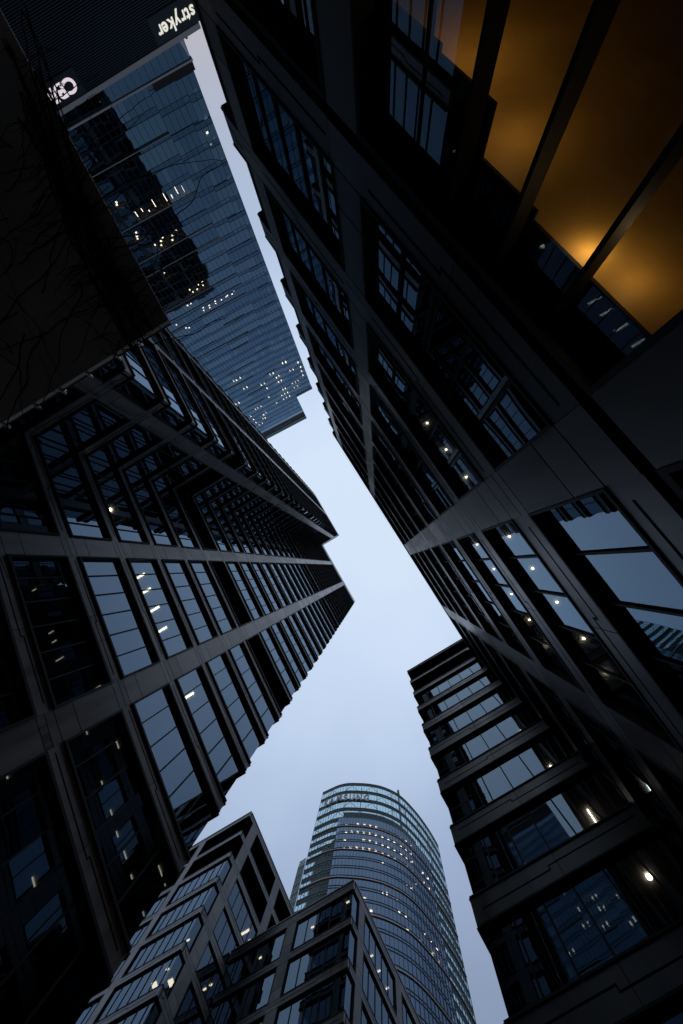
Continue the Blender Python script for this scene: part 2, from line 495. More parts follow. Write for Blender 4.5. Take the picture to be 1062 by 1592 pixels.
# ground floor : high glazed lobby
gf = MB()
ls0, ls1 = -1.6, 4.58
fB1.box(B.wall, 0, sb(XC), ls1, ls1 + .97, -.27, -.26, M['joint'])
for (p0, p1) in pB:
    mb = MB(); fB1.box(mb, p0, p1, ls0, ls1 - .0, -.4, 0, M['panel_b']); B.piers.append(mb)
for bi, (s0, s1, e0, e1) in enumerate(bB):
    fm = MB(); gm = MB()
    fB1.box(fm, s0 + .002, s1 - .002, ls1 - .12, ls1 - .003, -.34, .03, M['frame'])
    if e0 == 'p': fB1.box(fm, s0 + .002, s0 + .10, ls0, ls1 - .12, -.34, .03, M['frame'])
    if e1 == 'p': fB1.box(fm, s1 - .10, s1 - .002, ls0, ls1 - .12, -.34, .03, M['frame'])
    q = sb(.84) + math.ceil((s0 + .3 - sb(.84)) / MP) * MP
    ms = []
    while q < s1 - .3:
        ms.append(q); q += MP
    for q in ms:
        if sb(-4.6) < q < sb(-.5): fB1.box(fm, q - .035, q + .035, ls0, ls1 - .12, -.36, -.08, M['frame'])
        else: fB1.box(fm, q - .03, q + .03, ls0, ls1 - .12, -.40, -.30, M['frame'])
    ed = [s0 + (.1 if e0 == 'p' else .3)] + ms + [s1 - (.1 if e1 == 'p' else -.3)]
    for i in range(len(ed) - 1): fB1.face(gm, ed[i], ed[i + 1], ls0, ls1 - .06, -.32, M['glassLobbyC'] if ed[i + 1] < sb(-4.4) or ed[i] > sb(0) else M['glassLobby'])
    w = fm.build('window', B.root); gm.build('pane', w)
# lobby ceiling, dark bulkhead and amber linings between cross fins
lob = MB()
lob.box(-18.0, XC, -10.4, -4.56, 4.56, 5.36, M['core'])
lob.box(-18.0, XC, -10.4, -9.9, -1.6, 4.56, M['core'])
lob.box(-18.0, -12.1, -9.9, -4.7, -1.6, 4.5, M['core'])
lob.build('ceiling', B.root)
mb = MB()
mb.box(-12.0, -.50, -9.6, -4.705, 3.97, 4.5, M['amber'])
mb.build('ceiling_panel', B.root)
for (x0, x1, zt) in [(-12.0, -5.84, 3.2), (-5.84, -4.50, 3.28), (-4.50, -3.165, 3.84), (-3.165, -1.83, 3.96), (-1.83, -.50, 3.96)]:
    eb = MB(); eb.box(x0 + .003, x1 - .003, -4.69, -4.64, zt, 4.52, M['core']); eb.build('bulkhead', B.root)
B.finish()
def point(name, loc, col, e, r=.08):
    ld = bpy.data.lights.new(name, 'POINT'); ld.energy = e; ld.color = col; ld.shadow_soft_size = r
    lo = bpy.data.objects.new(name, ld); lo.location = loc; scene.collection.objects.link(lo); lo.parent = B.root
    return lo
point('lobby_lamp', (-2.25, -4.92, 3.72), (1.0, .72, .36), 4.6, .02)
point('lobby_lamp', (-1.50, -5.05, 3.55), (1.0, .68, .32), 3.2, .02)
point('lobby_lamp', (-4.6, -5.4, 3.3), (1.0, .66, .29), 4.5, .02)
point('lobby_lamp', (-6.6, -5.8, 3.0), (1.0, .66, .29), 11, .02)
for (x, y, z) in [(2.92, -4.80, 11.94), (4.29, -4.80, 11.94), (5.69, -4.80, 11.94), (-3.95, -4.80, 11.94), (-2.57, -4.80, 11.94), (-1.20, -4.80, 11.94), (1.55, -4.80, 11.94), (6.9, -4.75, 11.94), (1.58, -4.75, 15.62), (2.95, -4.75, 15.62), (4.32, -4.75, 15.62), (5.66, -4.75, 15.62), (6.91, -4.75, 15.62), (9.4, -4.8, 11.94), (8.02, -5.04, 19.30)]:
    lamp_disc(B.root, x, y, z, .034, 'lamp_near')
for (x, y, w) in [(-1.2, -5.0, .5), (-.85, -5.1, .5), (-1.6, -5.05, .35)]:
    pass

# ================================================================== C : court building ahead of B
REC = .165
Cb = Building('court_office', 'dark office block with wide horizontal bands closing the street on the right', 'office building', M['glassC'], M['panel_b'])
headsC = [11.72 + 3.67 * k for k in range(-3, 10)]
flC = [(h - 2.65, h) for h in headsC[:-3]] + [(34.56, 37.38), (38.13, 41.02), (41.62, 44.75)]
headsC[-3:] = [37.38, 41.02, 44.75]
flC[-4] = (31.1, flC[-4][1])
topC = 45.2
fC1 = Frame(XC, 4.10, 0, -1, -1, 0)
Cb.facade(fC1, [(0, 8.19, 'o', 'i')], [], flC, MP, [headsC[-1], headsC[-2]], span=(0, 8.19), ztop=topC, mull_from=4.14)
fC2 = Frame(XC, 4.10, 1, 0, 0, 1)
Cb.facade(fC2, [(0, 8.0, 'o', 'p'), (9.4, 17.4, 'p', 'p'), (18.8, 24, 'p', 'o')], [(8.0, 9.4), (17.4, 18.8)], flC, MP, [headsC[-1], headsC[-2]], span=(.25, 24), ztop=topC)
fC3 = Frame(XC, -4.09, 0, -1, -1, 0)
Cb.facade(fC3, [(0, 3, 'i', 'p'), (4.4, 12, 'p', 'o')], [(3, 4.4)], [x for x in flC if x[0] > 40.5], MP, [headsC[-1], headsC[-2]], span=(.02, 12), ztop=topC)
for (s, h) in flC:
    Cb.slabs.box(XC + .45, 38.0, -27.0, 4.10 - .45, h - .02, h + .85, M['room'])
Cb.slabs.box(20.5, 37, -26, -1, -1.6, 44, M['core'])
rf = MB(); rf.box(XC + .02, 38.2, -16, 4.08, topC - .5, topC - .06, M['joint']); rf.build('roof', Cb.root)
for i, (x, y, z) in enumerate([(16.5, -2.71, 19.02), (15.95, -2.76, 22.69), (15.74, -2.76, 26.36), (15.45, -2.78, 15.35)]):
    if i == 0: lamp_box(Cb.root, x, y, z, 1.6, .045, 'lamp_near')
    else: lamp_disc(Cb.root, x, y, z, .10 if i == 3 else .07, 'lamp_near')
Cb.finish()

# ================================================================== D : chevron-cornered block
D = Building('corner_office', 'grey panel-clad office block with wrap-around corner windows and black louvred top storeys', 'office building', M['glassC'], M['panel_c'])
headsD = [58.4 - 3.72 * k for k in range(0, 15)][::-1]
flD = [(h - 2.95, h) for h in headsD]
topD = 59.25
lvD = [58.4, 58.4 - 3.72]
fD1 = Frame(25.2, 41.7, 0, 1, -1, 0)
D.facade(fD1, [(0, 8.8, 'o', 'p'), (10.2, 18.2, 'p', 'p'), (19.6, 27.6, 'p', 'o')], [(8.8, 10.2), (18.2, 19.6)], flD, MP, lvD, span=(0, 27.6), ztop=topD, mull_from=8.8)
fD2 = Frame(25.2, 41.7, 1, 0, 0, -1)
D.facade(fD2, [(0, 1.35, 'o', 'p'), (3.0, 9.95, 'p', 'p'), (11.4, 18.3, 'p', 'p'), (19.8, 27, 'p', 'p'), (28.4, 34, 'p', 'o')],
         [(1.35, 3.0), (9.95, 11.4), (18.3, 19.8), (27, 28.4)], flD, MP * 1.04, lvD, span=(.25, 34), ztop=topD, mull_from=3.0)
for (s, h) in flD: D.slabs.box(25.2 + .45, 59, 41.7 + .45, 69, h - .02, h + .6, M['room'])
D.slabs.box(31, 58, 47.5, 68, -1.6, 58, M['core'])
rf = MB(); rf.box(25.22, 59.2, 41.72, 69.2, topD - .5, topD - .05, M['joint']); rf.build('roof', D.root)
for (x, y, z) in [(26.91, 45.88, 39.76), (27.44, 43.95, 39.76)]: lamp_box(D.root, x, y, z, .62, .62, 'lamp_soft')
for (x, y, z) in [(27.11, 44.27, 43.48), (26.19, 43.87, 39.76), (32.21, 43.43, 43.48), (32.27, 44.32, 43.48), (35.38, 43.30, 43.48), (35.54, 43.30, 50.92)]: lamp_box(D.root, x, y, z, .16, .4, 'lamp_soft')
lamp_box(D.root, 34.42, 43.43, 50.92, .28, 1.4, 'lamp_soft')
D.finish()

# ================================================================== E : lower block
Eb = Building('low_office', 'lower dark office block with a pointed glazed corner standing before the round glass tower', 'office building', M['glassC'], M['panel_b'])
headsE = [44.7 - 3.7 * k for k in range(0, 12)][::-1]
flE = [(h - 3.0, h) for h in headsE]
topE = 45.7
fE1 = Frame(32.0, 23.3, 0, 1, -1, 0)
Eb.facade(fE1, [(0, 8.2, 'o', 'p'), (9.65, 18.4, 'p', 'i')], [(8.2, 9.65)], flE, MP * 1.25, [], span=(0, 18.4), ztop=topE, mull_from=8.2)
fE2 = Frame(32.0, 23.3, 1, 0, 0, -1)
Eb.facade(fE2, [(0, 1.45, 'o', 'p'), (2.75, 9.6, 'p', 'p'), (10.9, 18, 'p', 'p'), (19.4, 26, 'p', 'o')], [(1.45, 2.75), (9.6, 10.9), (18, 19.4)], flE, MP, [], span=(.25, 26), ztop=topE, mull_from=2.75)
for (s, h) in flE: Eb.slabs.box(32.45, 57, 23.75, 41.6, h - .02, h + .6, M['room'])
Eb.slabs.box(38, 56, 29, 41, -1.6, 44, M['core'])
rf = MB(); rf.box(32.02, 58, 23.32, 41.68, topE - .5, topE - .05, M['joint']); rf.build('roof', Eb.root)
for (x, y, z) in [(32.86, 24.63, 44.66), (33.25, 29.92, 44.66), (33.24, 37.51, 44.66), (38.58, 24.71, 44.66), (40.15, 24.67, 44.66), (41.90, 24.59, 44.66)]:
    lamp_box(Eb.root, x, y, z, .14, .4, 'lamp_soft')
Eb.finish()

# ================================================================== round tower
S = [(85.9, 87.0), (86.3, 82), (86.8, 77.6), (88.0, 73.3), (89.8, 69.4), (93.5, 62.8), (98.2, 56.7), (104.6, 51.6), (113.4, 48.4), (123, 46.6), (131, 46.2)]
def catmull(P, n):
    out = []
    Q = [P[0]] + P + [P[-1]]
    for i in range(1, len(Q) - 2):
        for k in range(n):
            t = k / n
            r = []
            for c in (0, 1):
                p0, p1, p2, p3 = Q[i - 1][c], Q[i][c], Q[i + 1][c], Q[i + 2][c]
                r.append(.5 * (2 * p1 + (p2 - p0) * t + (2 * p0 - 5 * p1 + 4 * p2 - p3) * t * t + (3 * p1 - p0 - 3 * p2 + p3) * t ** 3))
            out.append(tuple(r))
    out.append(P[-1]); return out
dense = catmull(S, 30)
acc = [0]
for i in range(1, len(dense)): acc.append(acc[-1] + math.dist(dense[i], dense[i - 1]))
LEN = acc[-1]
def curve_at(s):
    s = max(0, min(LEN - 1e-6, s))
    lo = 0
    for i in range(len(acc) - 1):
        if acc[i + 1] >= s: lo = i; break
    a, b2 = dense[lo], dense[lo + 1]; t = (s - acc[lo]) / max(1e-9, acc[lo + 1] - acc[lo])
    dx, dy = b2[0] - a[0], b2[1] - a[1]; L = math.hypot(dx, dy)
    return (a[0] + dx * t, a[1] + dy * t), (dx / L, dy / L)
NSEG = int(LEN / 1.35)
cols = [curve_at(LEN * i / NSEG) for i in range(NSEG + 1)]
def off(i, d):          # d outward (towards the camera side)
    (x, y), (tx, ty) = cols[i]
    nx, ny = ty, -tx
    if nx * x + ny * y > 0: nx, ny = -nx, -ny
    return (x + nx * d, y + ny * d)
ang = [math.degrees(math.atan2(c[0][1], c[0][0])) for c in cols]
iL = min(range(NSEG + 1), key=lambda i: abs(ang[i] - 40.8))
iR = min(range(NSEG + 1), key=lambda i: abs(ang[i] - 21.6))
T = thing('round_tower', 'tall curved blue glass tower with bronze ribs and a see-through crown', 'tower')
def strip(mb, i0, i1, z0, z1, d0, d1, mat):
    for i in range(i0, i1):
        a, b2, c, d = off(i, d0), off(i + 1, d0), off(i + 1, d1), off(i, d1)
        mb.hexa([(*a, z0), (*b2, z0), (*c, z0), (*d, z0), (*a, z1), (*b2, z1), (*c, z1), (*d, z1)], mat)
def vbar(mb, i, z0, z1, w, d0, d1, mat):
    (x, y), (tx, ty) = cols[i]
    a, b2 = off(i, d0), off(i, d1)
    mb.hexa([(a[0] - tx * w, a[1] - ty * w, z0), (a[0] + tx * w, a[1] + ty * w, z0), (b2[0] + tx * w, b2[1] + ty * w, z0), (b2[0] - tx * w, b2[1] - ty * w, z0),
             (a[0] - tx * w, a[1] - ty * w, z1), (a[0] + tx * w, a[1] + ty * w, z1), (b2[0] + tx * w, b2[1] + ty * w, z1), (b2[0] - tx * w, b2[1] - ty * w, z1)], mat)
FH = 3.7
ribs = [153.4 - 11.1 * k for k in range(14)]
zbot = ribs[-1]
# body glass, one mesh for each three-storey tier
for r_i in range(len(ribs)):
    z1 = 158.0 if r_i == 0 else ribs[r_i - 1] - .25
    z0 = ribs[r_i] + .25
    mb = MB()
    for i in range(iL, iR):
        n_f = max(1, round((z1 - z0) / FH))
        for k in range(n_f):
            za, zb = z0 + (z1 - z0) * k / n_f, z0 + (z1 - z0) * (k + 1) / n_f
            dd = [random.uniform(-.006, .006) for _ in range(3)]
            a, b2 = off(i, dd[0]), off(i + 1, dd[1]); c, d = off(i + 1, dd[2]), off(i, dd[0] + dd[2] - dd[1])
            q = [(*a, za), (*b2, za), (*c, zb), (*d, zb)]
            n = (Vector(q[1]) - Vector(q[0])).cross(Vector(q[3]) - Vector(q[0]))
            if n.x * a[0] + n.y * a[1] > 0: q = q[::-1]
            mb.quad(q, M['glassS'])
    mb.build('glazing_tier', T)
for z in ribs:
    mb = MB(); strip(mb, 0, NSEG, z - .16, z + .16, -.1, .30, M['rib']); mb.build('rib', T)
mb = MB()
for i in range(iL, iR + 1): vbar(mb, i, zbot, 158, .05, -.05, .14, M['fdark'])
z = 154.6 + .9
k = 0
for zr in ribs:
    for j in range(0, 3):
        zz = zr + j * FH
        if zz > 157: continue
        if j: strip(mb, iL, iR, zz - .09, zz + .09, -.05, .12, M['fdark'])
        if zz + .85 < 158: strip(mb, iL, iR, zz + .78, zz + .9, -.05, .12, M['fdark'])
mb.build('mullions', T)
# floor plates and core inside the body
mb = MB()
zz = zbot
while zz < 158:
    ring = [off(i, -.35) for i in range(iL, iR + 1)]
    cx, cy = sum(p[0] for p in ring) / len(ring) + 14, sum(p[1] for p in ring) / len(ring) + 10
    for i in range(len(ring) - 1):
        a, b2 = ring[i], ring[i + 1]
        c = (b2[0] + (cx - b2[0]) * .4, b2[1] + (cy - b2[1]) * .4); d = (a[0] + (cx - a[0]) * .4, a[1] + (cy - a[1]) * .4)
        mb.hexa([(*a, zz - .1), (*b2, zz - .1), (*c, zz - .1), (*d, zz - .1), (*a, zz + .7), (*b2, zz + .7), (*c, zz + .7), (*d, zz + .7)], M['room'])
    zz += FH
mb.build('floor_slab', T)
mb = MB()
ring = [off(i, -5.5) for i in range(iL, iR + 1)] + [(128, 62), (120, 92), (96, 92)]
mb.quad([(*p, 158) for p in ring], M['core'])
for i in range(len(ring)):
    a, b2 = ring[i], ring[(i + 1) % len(ring)]
    mb.quad([(*a, 0), (*b2, 0), (*b2, 158), (*a, 158)], M['core'])
mb.build('core', T)
# solid screen of the plant storey
mb = MB()
i0 = min(range(NSEG + 1), key=lambda i: abs(ang[i] - 40.0)); i1 = min(range(NSEG + 1), key=lambda i: abs(ang[i] - 23.0))
strip(mb, i0, i1, 157.9, 164.2, -2.6, -2.2, M['screen'])
for i in range(i0, i1 + 1): vbar(mb, i, 157.9, 164.2, .04, -2.2, -2.1, M['fdark'])
mb.build('plant_screen', T)
# see-through crown and side screens
def lattice(i0, i1, z0, z1, pitch, name):
    gl_ = MB(); fr_ = MB()
    n = max(1, round((z1 - z0) / pitch)); h = (z1 - z0) / n
    for k in range(n + 1):
        zc = z0 + k * h
        if k > 0 or name != 'crown_screen': strip(fr_, i0, i1, zc - 1.15, zc - .98, -.55, .08, M['rail'])
        strip(fr_, i0, i1, zc - .12, zc + .12, -.5, .1, M['rail'])
    for i in range(i0, i1 + 1): vbar(fr_, i, z0, z1, .045, -.1, .08, M['rail'])
    for k in range(n):
        zc = z0 + k * h
        for i in range(i0, i1, 4):
            j = min(i + 4, i1)
            a, b2 = off(i, -1.2), off(j, -1.2)
            fr_.tube([(*a, zc), (*b2, zc + h)] if (i // 4 + k) % 2 else [(*a, zc + h), (*b2, zc)], .09, .09, M['rail'], 4)
        for i in range(i0, i1):
            a, b2 = off(i, 0), off(i + 1, 0)
            gl_.quad([(*a, zc + .12), (*b2, zc + .12), (*b2, zc + h - 1.15), (*a, zc + h - 1.15)], M['glassClear'])
            a, b2 = off(i, -.02), off(i + 1, -.02)
            gl_.quad([(*a, zc + h - .95), (*b2, zc + h - .95), (*b2, zc + h - .12), (*a, zc + h - .12)], M['screen'])
    f_ = fr_.build(name, T); gl_.build('pane', f_)
lattice(0, NSEG, 158.2, 180.0, 5.45, 'crown_screen')
lattice(0, iL, 153.7, 158.0, 4.9, 'side_screen')
lattice(iR, NSEG, 153.7, 158.0, 4.9, 'side_screen')
lattice(0, iL, zbot, 153.1, 3.7, 'side_screen')
lattice(iR, NSEG, zbot, 153.1, 3.7, 'side_screen')
# tall posts standing in the crown
mb = MB()
for i in range(4, NSEG, 6): vbar(mb, i, 163, 180, .10, -2.0, -1.7, M['rail'])
mb.build('crown_post', T)
# lower outrigger screen at the far left edge
mb = MB(); gl_ = MB()
a, b2 = Vector((85.7, 87.3, 0)), Vector((85.9, 90.6, 0))
for k in range(37):
    zc = 20 + k * 3.35
    for j in range(3): mb.hexa([(p.x - o1, p.y - o1, zc + j * 1.1 + hh) for hh in (0, .8) for (p, o1) in ((a, 0), (b2, 0), (b2, .08), (a, .08))], M['rail'])
    mb.tube([(a.x, a.y, zc), (b2.x, b2.y, zc)], .12, .12, M['rail'], 4)
    mb.tube([(a.x, a.y, zc), (b2.x, b2.y, zc + 3.35)], .07, .07, M['rail'], 4)
for t in (0, .33, .66, 1):
    q = a.lerp(b2, t); mb.tube([(q.x, q.y, 20), (q.x, q.y, 142)], .12, .12, M['rail'], 4)
gl_.quad([(a.x, a.y, 20), (b2.x, b2.y, 20), (b2.x, b2.y, 140), (a.x, a.y, 140)], M['glassClear'])
o = mb.build('outrigger_screen', T); gl_.build('pane', o)
# mast
mb = MB(); mb.tube([(108.3, 54.1, 158), (108.3, 54.1, 187)], .5, .4, M['rail'], 8)
mb.tube([(108.3, 54.1, 187), (108.3, 54.1, 190)], .75, .65, M['fdark'], 8)
mb.build('mast', T)
SP = [(89.0,71.2,154.1),(91.3,66.7,154.7),(92.7,64.2,154.6),(94.1,62.1,154.6),(95.6,60.0,154.5),(103.5,52.5,154.1),(105.5,51.3,154.5),(89.0,71.0,150.3),(90.1,68.8,150.6),(91.4,66.6,150.8),(92.7,64.3,150.7),(94.0,62.1,150.6),(95.6,60.1,150.7),(97.3,57.8,150.4),(99.0,56.1,150.2),(101.0,54.4,150.4),(89.0,71.1,146.6),(92.7,64.2,147.1),(94.1,62.0,147.1),(95.7,60.0,147.1),(97.3,57.9,146.8),(98.9,56.2,146.6),(100.9,54.5,146.6),(89.1,71.0,142.8),(90.2,68.7,143.1),(91.4,66.5,143.4),(92.7,64.3,143.3),(94.0,62.1,143.3),(95.6,60.1,143.3),(97.3,57.9,143.0),(98.9,56.2,143.0),(100.8,54.6,143.0),(103.2,52.7,146.6),(105.1,51.4,150.1),(104.9,51.5,146.3),(103.3,52.6,150.2),(103.0,52.9,142.7),(104.7,51.5,142.6),(97.2,57.9,138.7),(93.4,63.0,124.9),(94.8,61.2,121.5),(97.2,58.0,128.2),(98.1,56.9,128.4),(101.4,54.2,124.6),(103.1,52.8,124.4),(103.3,52.6,120.9),(87.8,74.2,131.0),(88.0,73.3,131.1),(88.4,72.5,131.3),(99.7,55.5,127.6),(100.9,54.6,128.0),(104.1,52.0,135.0),(107.9,50.4,154.6),(107.7,50.5,150.8),(107.7,50.5,147.3),(107.2,50.7,143.1),(112.7,48.7,147.5),(115.5,48.0,147.9),(112.4,48.8,143.4),(115.2,48.1,143.8),(108.3,50.3,139.1),(106.1,51.0,135.7),(107.5,50.5,120.9),(109.8,49.7,124.6),(112.2,48.8,124.5),(112.0,48.9,121.0),(114.4,48.2,120.9),(114.5,48.2,124.3)]
for (x, y, z) in SP:
    r = math.hypot(x, y); ux, uy = x / r, y / r
    zc = zbot - .1
    while zc < z + .6: zc += FH
    k = (zc - .12) / z
    x, y = x * k, y * k
    ux, uy = x / math.hypot(x, y), y / math.hypot(x, y)
    sx, sy = -uy, ux
    w = .42 if z > 142 else random.choice([.15, .3, .4])
    h = .26 if z > 142 else random.choice([.2, .4])
    mb = MB()
    c = Vector((x, y, zc - .1))
    mb.hexa([c + Vector((sx * a + ux * b3, sy * a + uy * b3, cz)) for cz in (-.06, .0) for (a, b3) in ((-w, -h), (w, -h), (w, h), (-w, h))], M['lamp_far'])
    mb.build('ceiling_lamp', T)

# ================================================================== F : far tower with podium
X0, SL = 104.0, .07
nl = math.hypot(1, SL)
# frame with s running along +Y on the tilted plane X = -(X0 + SL*Y)
fF = Frame(-X0, 0.0, -SL / nl, 1 / nl, 1 / nl, SL / nl)
F = thing('glass_tower', 'tall blue mirror-glass tower with stepped top behind the wing, office lights scattered over it', 'tower')
PF = 3.6
zF = 37.9
Ymin, Ystep, Ymax = -19.8, -9.9, 34.0
top_lo, top_hi = 151.0, 175.5
fin = MB(); band = MB(); mull = MB()
for (ya, yb, za, zb) in ((Ymin, Ymax, zF, top_lo - 2), (Ystep, Ymax, top_lo - 2, top_hi - 8)):
    fF.face(band, ya, yb, za, zb, -.06, M['glassFb'])
tiers = {}
fl = 0
z = zF
pitchm = 1.42
while z < top_hi - 9:
    y0 = Ymin if z + PF <= top_lo + .5 else Ystep
    tier = tiers.setdefault(fl // 3, MB())
    zl = z
    cuts = sorted(set([y0] + ([Ystep] if y0 < Ystep else []) + [Ystep + 1.42 * k for k in (random.randint(6, 8), random.randint(11, 14), random.randint(17, 20))] + ([Ystep - 1.42 * random.randint(3, 6)] if y0 < Ystep else []) + [Ymax]))
    for ci in range(len(cuts) - 1):
        s, e = cuts[ci], cuts[ci + 1]
        sh = (.55 if e <= Ystep + .01 else 0) + (random.choice([-.2, 0, .0, .2]) if z < 100 else 0)
        if s == y0 and e <= Ystep: sh += .3
        gm = M['glassF'] if random.random() < .6 else M['glassF2']
        q = s
        while q < e - .05:
            q2 = min(q + pitchm, e)
            dd = [random.uniform(-.007, .007) for _ in range(3)]; dd.append(dd[0] + dd[2] - dd[1])
            fF.face(tier, q, q2, z + .92 + sh, z + PF + sh, 0, gm if random.random() < .9 else M['glassF2'], dd)
            fF.face(tier, q, q2, z + sh, z + .92 + sh, -.01, M['glassFs'])
            fF.box(mull, q - .045, q + .045, z + sh, z + PF + sh - .01, -.05, .10, M['fdark'])
            q = q2
        fF.box(band, s, e - .02, z + sh - .035, z + .035 + sh, -.05, .05, M['fdark'])
        fF.box(band, s, e - .02, z + .89 + sh, z + .96 + sh, -.05, .05, M['fdark'])
    z += PF; fl += 1
for (a, b2, c) in [(Ystep, 30, 45.3), (Ystep, 30, 55.6), (Ystep, 30, 63.0), (Ystep, 30, 66.6), (Ystep, 30, 77.5), (Ystep, 30, 81.1), (Ystep, 30, 84.7),
                   (-6, 3, 91.5), (-4, 20, 98.7), (-2, 6, 103), (-9, -2, 110), (0, 14, 113.4), (4, 20, 121), (-7, -1, 124), (2, 12, 131), (6, 16, 139)]:
    fF.box(fin, a, b2, c, c + .10, .05, .24, M['fin'])
for k in sorted(tiers): tiers[k].build('glazing_tier', F)
fin.build('ledge', F, kind='stuff'); band.build('spandrel', F); mull.build('mullion', F)
# tops
mb = MB()
zt = z
fF.box(mb, Ystep, Ymax, zt, top_hi - 3.6, -.6, .1, M['louvre'])
fF.box(mb, Ystep, Ymax, top_hi - 3.6, top_hi, -.6, .25, M['rail'])
fF.box(mb, 0, 12, zt + 2.6, zt + 2.8, .1, .2, M['fin'])
fF.box(mb, Ymin - .2, Ystep, top_lo - 2.2, top_lo, -.6, .1, M['fdark'])
mb.build('parapet', F)
# corner returns and core
mb = MB()
fF.box(mb, Ymin + 1, Ymax, 20, 150, -14, -5, M['core'])
fF.box(mb, Ystep, Ymax, 150, 172, -14, -5, M['core'])
mb.build('core', F)
mb = MB()
zz = zF
while zz < top_hi - 9:
    fF.box(mb, (Ymin if zz + PF <= top_lo + .5 else Ystep) + .3, Ymax, zz - .1, zz + .45, -5.0, -.3, M['room']); zz += PF
mb.build('floor_slab', F)
mb = MB()
fF.box(mb, Ymin - .01, Ymin + .05, zF, top_lo, -30, -.05, M['glassF'])
fF.box(mb, Ystep - .01, Ystep + .05, top_lo, top_hi - 3, -30, -.05, M['glassF'])
fF.box(mb, Ymin + .1, Ystep, top_lo - .4, top_lo - .2, -30, -.7, M['core'])
mb.build('side_glazing', F)
bars = [(6.4,54.2),(4.6,54.0),(3.2,54.8),(1.2,54.0),(-2.0,54.0),(-3.6,54.5),(-5.3,53.9),(-7.0,54.3)]
for i, (y, h) in enumerate(bars):
    mb = MB(); L = [.55, .35, .2, .75, .85, .4, .75, .65][i]
    fF.box(mb, y - .09, y + .09, h - L, h + L, -.27, -.22, M['lamp_tower']); mb.build('ceiling_lamp', F)
dots = [(4.1,60.3),(1.5,61.3),(2.2,62.2),(5.0,61.2),(-0.1,60.7),(5.6,62.0),(7.0,61.3),(8.7,50.7),(9.0,51.1),(9.2,57.2),(9.6,57.9),(9.9,58.4),(-17.8,48.1),(-17.6,48.7),(6.0,75.5),(2.8,75.4),(1.2,75.0),(5.6,76.5),(3.9,76.4),(1.6,76.2),(9.6,79.4),(8.3,79.4),(5.7,82.5),(3.5,82.8),(1.0,82.5),(-3.0,83.0),(-5.3,83.1),(-6.3,82.4),(6.0,83.4),(3.8,83.6),(1.3,83.3),(-1.1,83.1),(-3.6,82.8),(16.8,83.3),(14.8,85.9),(13.9,86.4),(9.5,68.2)]
dots2 = [(13.0,118.3),(11.7,118.7),(9.8,118.4),(11.4,125.6),(9.8,125.8),(3.3,129.2),(1.5,129.0),(1.7,133.4),(-3.0,125.5),(-4.7,125.8),(-5.1,129.7),(-6.6,129.1),(-5.0,133.0),(-6.5,133.0),(-10.9,122.9),(-12.5,123.4),(-12.6,129.6),(-14.3,130.0),(-5.1,139.8),(-6.5,140.0),(-3.0,143.8),(-4.8,143.4),(-6.6,143.8),(-2.9,147.3),(-4.8,147.1),(-6.6,147.3),(3.4,139.9),(13.2,143.1),(11.6,143.5),(9.8,143.7),(19.7,132.7),(17.9,133.0),(17.7,146.9),(17.7,151.1),(11.4,151.7),(9.7,150.7),(13.0,154.1),(11.8,154.9),(17.8,154.6),(17.2,158.2),(15.1,157.8),(1.5,147.3),(-17.9,127.9),(-18.3,131.1),(-17.9,134.0),(-17.8,137.2),(-11.0,139.4),(-12.7,139.6),(-14.3,139.6),(-11.0,143.0),(-12.9,142.7)]
def fz(h):
    k = (h - zF) // PF; b0 = zF + k * PF
    return min(max(h, b0 + 1.2), b0 + 3.2)
for (y, h) in dots:
    h = fz(h)
    mb = MB(); fF.box(mb, y - .24, y + .24, h - .17, h + .17, -.27, -.22, M['lamp_tower']); mb.build('ceiling_lamp', F)
for (y, h) in dots2:
    h = fz(h)
    mb = MB(); fF.box(mb, y - .26, y + .26, h - .7, h + .7, -.27, -.22, M['lamp_tower']); mb.build('ceiling_lamp', F)
# low annexe in front that carries the two signs
PX = -101.0
P = thing('podium_block', 'long low dark ribbed block with a pale top edge in front of the mirror-glass tower', 'building')
mb = MB()
mb.box(PX - 2.6, PX, -23.6, 40, 35.05, 35.65, M['fin'])
mb.build('cornice', P)
mb = MB()
mb.box(PX - 2.4, PX - .35, -24.4, 40, -1.6, 35.0, M['fdark'])
zz = 0
while zz < 35.0:
    mb.box(PX - .34, PX - .16, -24.4, 40, zz, zz + .13, M['ribbed'])
    zz += .25
mb.build('ribbed_wall', P)
for (ya, yb) in ((-24.3, -14.8), (.9, 10.8)):
    mb = MB()
    mb.box(PX - .15, PX - .08, ya, yb, 32.3, 34.95, M['fdark'])
    mb.build('sign_fascia', P)
    mb = MB(); mb.box(PX - .15, PX - .04, ya, yb, 32.1, 32.29, M['ribbed']); mb.build('trim', P)

mb = MB(); mb.tube([(PX - 1, -20.6, 35.6), (PX - 1, -20.6, 36.1)], .18, .25, M['fdark'], 8); mb.build('roof_camera', P)
# glazed storey and canopy above the annexe
mb = MB(); fF.face(mb, -20.0, 34, 35.7, 38.1, .9, M['glassF'])
for k in range(37): fF.box(mb, -20 + k * 1.5 - .03, -20 + k * 1.5 + .03, 35.7, 38.1, .9, 1.0, M['fdark'])
mb.build('attic_glazing', P)
mb = MB(); fF.box(mb, -20.3, 34, 38.1, 38.35, .0, 1.2, M['fin']); fF.box(mb, -20.2, -11, 38.6, 39.6, .2, .6, M['louvre']); mb.build('canopy', P)

